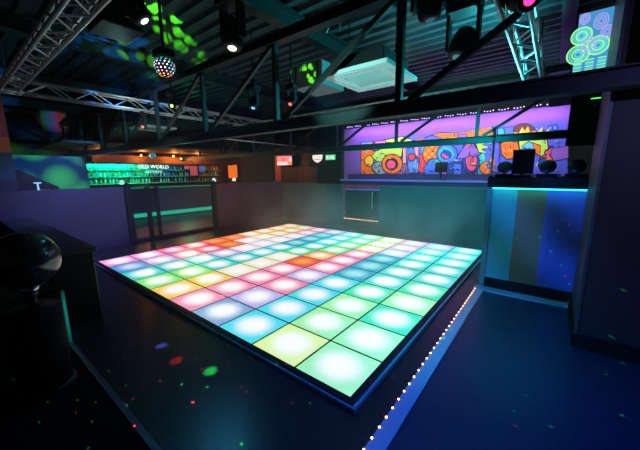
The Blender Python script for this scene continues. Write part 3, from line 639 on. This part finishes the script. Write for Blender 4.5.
# small bulbs under the canopy ceiling
lbn = ['furthest left, beside the pale globe', 'second from the left', 'lowest and smallest', 'nearest the dark column', 'at the far left end by the lit wall']
for (y, z, p), nn in zip(((3.73, 2.50, 20), (5.1, 2.52, 20), (5.46, 2.42, 6), (6.28, 2.52, 20), (2.2, 2.50, 4)), lbn):
    t = thing('pendant_bulb', (-6.9, y, z), 'warm orange bulb over the bar, '+nn, 'pendant bulb')
    MB().ball((-6.9, y, z), .035, 12, 8).build('bulb', glow('warm_bulb', (1, .40, .08), 14), t, True)
    MB().cyl((-6.9, y, z+.03), (-6.9, y, z+.08), .02, 8).build('socket', steel, t); MB().cyl((-6.9, y, z+.08), (-6.9, y, 2.66), .005, 6).build('cord', black, t)
    l = bpy.data.lights.new('bulb_light', 'POINT'); l.color = (1, .35, .08); l.energy = p; l.shadow_soft_size = .05
    o = bpy.data.objects.new('bulb_light', l); COL.objects.link(o); o.location = (-6.8, y, z-.06)
t = thing('pale_globe', (-6.6, 4.06, 2.5), 'pale blue globe hanging over the bar beside the leftmost bulb', 'globe')
MB().ball((-6.6, 4.06, 2.50), .13, 20, 12).build('globe', mat('pale_blue_globe', (.1, .45, .6), .35, emit=(.03, .3, .45), strength=.5), t, True); MB().cyl((-6.6, 4.06, 2.6), (-6.6, 4.06, 2.66), .02, 8).build('fixing', steel, t)
# bottles
bc = [(.05, .4, .3), (.5, .3, .08), (.1, .5, .5), (.6, .55, .5), (.35, .08, .05), (.1, .25, .5)]
bm = [mat('bottle_glass_%d' % i, c, .15) for i, c in enumerate(bc)]; bl_proto = []
capm = [mat('bottle_cap_pale', (.7, .7, .7), .4), mat('bottle_cap_red', (.6, .05, .05), .4)]
shelfn = ['lowest', 'middle', 'top']
for zi, z in enumerate((1.32, 1.62, 1.92)):
    y = 2.2 + .06*zi
    while y < 8.3:
        h = random.uniform(.17, .25); r = random.uniform(.03, .042); k = random.randrange(6)
        o = MB().lathe((-8.25, y, z), [(r, 0), (r, h*.55), (r*.85, h*.64), (r*.35, h*.75), (r*.32, h)], 10).build('bottle', bm[k], None, True)
        cn = ('green', 'amber', 'teal', 'clear', 'dark red', 'blue')[k]; tag(o, 'small %s glass bottle standing on the %s shelf of the back bar' % (cn, shelfn[zi]), 'bottle', '%s bottles on the %s back bar shelf' % (cn, shelfn[zi]))
        MB().cyl((-8.25, y, z+h), (-8.25, y, z+h+.025), r*.38, 8).build('cap', capm[k % 2], o)
        y += random.uniform(.11, .2)
def text(body, loc, size, m, name, label, cat):
    cu = bpy.data.curves.new(name, 'FONT'); cu.body = body; cu.size = size; cu.extrude = .01; cu.align_x = 'LEFT'
    tmp = bpy.data.objects.new(name+'_c', cu); COL.objects.link(tmp)
    dg = bpy.context.evaluated_depsgraph_get(); me = bpy.data.meshes.new_from_object(tmp.evaluated_get(dg))
    bpy.data.objects.remove(tmp); me.materials.clear(); me.materials.append(m)
    o = bpy.data.objects.new(name, me); COL.objects.link(o); o.location = loc; o.rotation_euler = (math.pi/2, 0, math.pi/2)
    if cat: tag(o, label, cat)
    return o
sm = glow('sign_white', (.9, .85, .75), 1.1)
text('OLD WORLD', (-7.95, 3.95, 1.98), .23, sm, 'bar_sign_line', 'white lettering over the back bar shelves reading OLD WORLD', 'sign')
text('ANTHEMS', (-7.95, 4.25, 1.76), .17, glow('sign_teal', (.4, .9, .8), .7), 'bar_sign_line', 'smaller teal lettering reading ANTHEMS under the white words', 'sign')
# small promo panels and lit poster on the bar wall
for (y0, y1, z0, z1), c, n, lab in (((6.15, 6.42, 1.95, 2.12), (.8, .02, .06), 'a', 'small red lit panel behind the bar'), ((6.45, 6.85, 1.62, 2.12), (.6, .08, .09), 'b', 'taller pink lit panel behind the bar'),
                            ((6.95, 7.3, 1.8, 2.12), (.01, .12, .4), 'c', 'blue lit panel behind the bar'), ((8.78, 9.4, 1.45, 2.45), (1, .20, .02), 'd', 'tall orange lit poster on the brown wall beside the dark column')):
    t = thing('lit_poster', (-8.0, (y0+y1)/2, z0), lab, 'poster')
    MB().box((-8.02, y0-.03, z0-.03), (-7.99, y1+.03, z1+.03)).build('poster_frame', black, t)
    MB().box((-7.99, y0, z0), (-7.98, y1, z1)).build('poster_face', glow('poster_'+n, c, .5 if n != 'd' else .8), t)
for y, c, lab in ((2.35, (.3, 1, .8), 'bright teal white till lamp at the left end of the bar'), (6.1, (.6, .9, 1), 'small white lamp standing mid bar'), (7.2, (1, .95, .9), 'white paper menu glowing on the bar near the right post')):
    t = thing('bar_lamp', (-5.3, y, 1.25), lab, 'lamp')
    MB().lathe((-5.3, y, 1.25), [(.08, 0), (.08, .02), (.02, .04), (.02, .10)], 14).build('lamp_base', satin, t, True)
    MB().lathe((-5.3, y, 1.35), [(.05, 0), (.09, .03), (.07, .14), (.03, .16)], 14).build('lamp_shade', glow('lampshade_'+str(int(y)), c, .9), t, True)
# dark column and foyer
struct(B((-5.75, 7.95, ZU), (-3.35, 8.12, ZC)).build('wall_column', mat('dark_green_column', (.025, .04, .035), .6)))
for (x0, x1, m_) in ((-8.4, -6.3, warm_m), (-4.9, -4.0, mat('umber_wall', (.10, .06, .045), .6))):
    k += 1; struct(B((x0, 11.4, ZU), (x1, 11.5, ZC-.5)).build('trim_%d' % (k+20), m_))
tv = thing('television', (-5.6, 11.2, 2.15), 'small flat television showing pink and orange picture on the back wall', 'television')
MB().bbox((-6.22, 11.0, 2.15), (-4.95, 11.06, 2.88), .01).build('tv_housing', satin, tv)
MB().mi(0).box((-6.19, 10.99, 2.60), (-4.98, 11.0, 2.85)).mi(1).box((-6.19, 10.99, 2.38), (-5.75, 11.0, 2.60)).mi(2).box((-5.75, 10.99, 2.38), (-5.6, 11.0, 2.60)).mi(1).box((-5.6, 10.99, 2.38), (-5.2, 11.0, 2.60)) \
    .mi(3).box((-5.2, 10.99, 2.38), (-4.98, 11.0, 2.60)).mi(3).box((-6.19, 10.99, 2.18), (-5.3, 11.0, 2.38)).mi(1).box((-5.3, 10.99, 2.18), (-4.98, 11.0, 2.38)) \
    .build('tv_picture', [glow('tv_pink', (1, .2, .45), .95), glow('tv_orange', (1, .25, .08), .95), glow('tv_red', (.7, .05, .15), .9), glow('tv_lilac', (.7, .65, .95), .85)], tv)
MB().cyl((-5.6, 11.03, 2.87), (-5.6, 11.03, ZC+.03), .02, 8).build('tv_pole', steel, tv)
bs = thing('shield_sign', (-3.45, 11.48, 2.28), 'white shield shaped glowing sign on the dark back wall', 'sign')
q = MB(); pts = [(-3.8, 2.70), (-3.12, 2.70), (-3.14, 2.48), (-3.28, 2.36), (-3.46, 2.28), (-3.64, 2.36), (-3.78, 2.48)]
q.add([(x, 11.44, z) for x, z in pts]+[(x, 11.48, z) for x, z in pts], [tuple(range(7)), tuple(range(13, 6, -1))]+[(i, i+7, (i+1) % 7+7, (i+1) % 7) for i in range(7)]).build('sign_face', glow('shield_white', (1, .92, .82), 1), bs)
MB().box((-3.72, 11.43, 2.44), (-3.2, 11.44, 2.47)).box((-3.6, 11.43, 2.58), (-3.34, 11.44, 2.60)).build('sign_bars', black, bs)
ex = thing('exit_sign', (-2.55, 11.46, 2.40), 'green and white lit exit sign on the dark back wall', 'exit sign')
MB().box((-2.88, 11.44, 2.40), (-2.24, 11.48, 2.68)).build('sign_box', glow('exit_green', (.05, .8, .3), .8), ex)
MB().box((-2.82, 11.43, 2.45), (-2.68, 11.44, 2.63)).box((-2.60, 11.43, 2.46), (-2.54, 11.44, 2.62)).box((-2.5, 11.43, 2.46), (-2.3, 11.44, 2.62)).build('pictogram', glow('exit_white', (.9, 1, .9), .9), ex)
struct(B((-4.4, 11.38, ZU), (-3.4, 11.44, 2.05)).build('door_1', mat('brown_door', (.16, .10, .07), .5)))
pr = thing('projector', (-1.2, 11.3, 2.5), 'small grey projector box mounted beside the mural alcove', 'projector')
MB().bbox((-1.5, 11.1, 2.45), (-1.0, 11.4, 2.68), .01).build('housing', mat('grey_box', (.25, .3, .33), .4), pr); MB().cyl((-1.25, 11.25, 2.68), (-1.25, 11.25, ZC), .02, 8).build('mount', steel, pr)
area('foyer_warm', (-6.5, 9.9, 2.4), (-6.5, 11.4, 2.6), 1.5, .3, (1, .3, .12), 30)
# hanging striped banner above the bar end
bn = thing('striped_banner', (-8.4, 1.3, 3.35), 'wide banner of blue, red and brown stripes high on the wall at left', 'banner')
q = MB()
for i in range(5): q.mi(i).box((-8.45, .95+i*.16, 3.35), (-8.42, 1.11+i*.16, 4.2))
q.build('banner_cloth', [mat('ban_%d' % i, c, .7) for i, c in enumerate(((.02, .3, .15), (.03, .2, .5), (.25, .1, .5), (.5, .05, .08), (.4, .15, .05)))], bn)
MB().cyl((-8.435, .9, 4.21), (-8.435, 1.8, 4.21), .015, 8).build('banner_rod', steel, bn)
spot('banner_spot', (-5, 1.2, 3.4), (-8.4, 1.35, 3.8), 18, (1, .9, .9), 90, 1)

# ------------------------------------------------------------------ haze
hz = bpy.data.materials.new('haze'); hz.use_nodes = True; nt = hz.node_tree; nt.nodes.clear()
out = nt.nodes.new('ShaderNodeOutputMaterial'); vs_ = nt.nodes.new('ShaderNodeVolumeScatter')
vs_.inputs['Density'].default_value = .008; vs_.inputs['Anisotropy'].default_value = .2
nt.links.new(vs_.outputs[0], out.inputs['Volume'])
tc = nt.nodes.new('ShaderNodeTexCoord'); nz = nt.nodes.new('ShaderNodeTexNoise'); nz.inputs['Scale'].default_value = .8; nz.inputs['Detail'].default_value = 2
nt.links.new(tc.outputs['Object'], nz.inputs['Vector'])
sx = nt.nodes.new('ShaderNodeSeparateXYZ'); nt.links.new(tc.outputs['Generated'], sx.inputs[0])
def mr(sock, a, b, c, d):
    m = nt.nodes.new('ShaderNodeMapRange'); m.interpolation_type = 'SMOOTHSTEP'
    for k_, v_ in zip((1, 2, 3, 4), (a, b, c, d)): m.inputs[k_].default_value = v_
    nt.links.new(sock, m.inputs[0]); return m.outputs[0]
def mul(a, b):
    m = nt.nodes.new('ShaderNodeMath'); m.operation = 'MULTIPLY'; nt.links.new(a, m.inputs[0]); nt.links.new(b, m.inputs[1]); return m.outputs[0]
d_ = mul(mul(mr(sx.outputs['Y'], .5, 1.0, 0, 1), mr(sx.outputs['Z'], .0, .75, 1, 0)), mr(nz.outputs['Fac'], .38, .62, .15, 1))
sc_ = nt.nodes.new('ShaderNodeMath'); sc_.operation = 'MULTIPLY_ADD'; sc_.inputs[1].default_value = .5; sc_.inputs[2].default_value = .007
nt.links.new(d_, sc_.inputs[0]); nt.links.new(sc_.outputs[0], vs_.inputs['Density'])
h = MB().box((-1.38, -1.1, ZL+.001), (6.28, 6.55, 2.2)).build('haze', hz)
h['kind'] = 'stuff'; tag(h, 'thin stage haze hanging over the dance floor', 'haze')

for o in ALL:
    if '_org' in o: del o['_org']
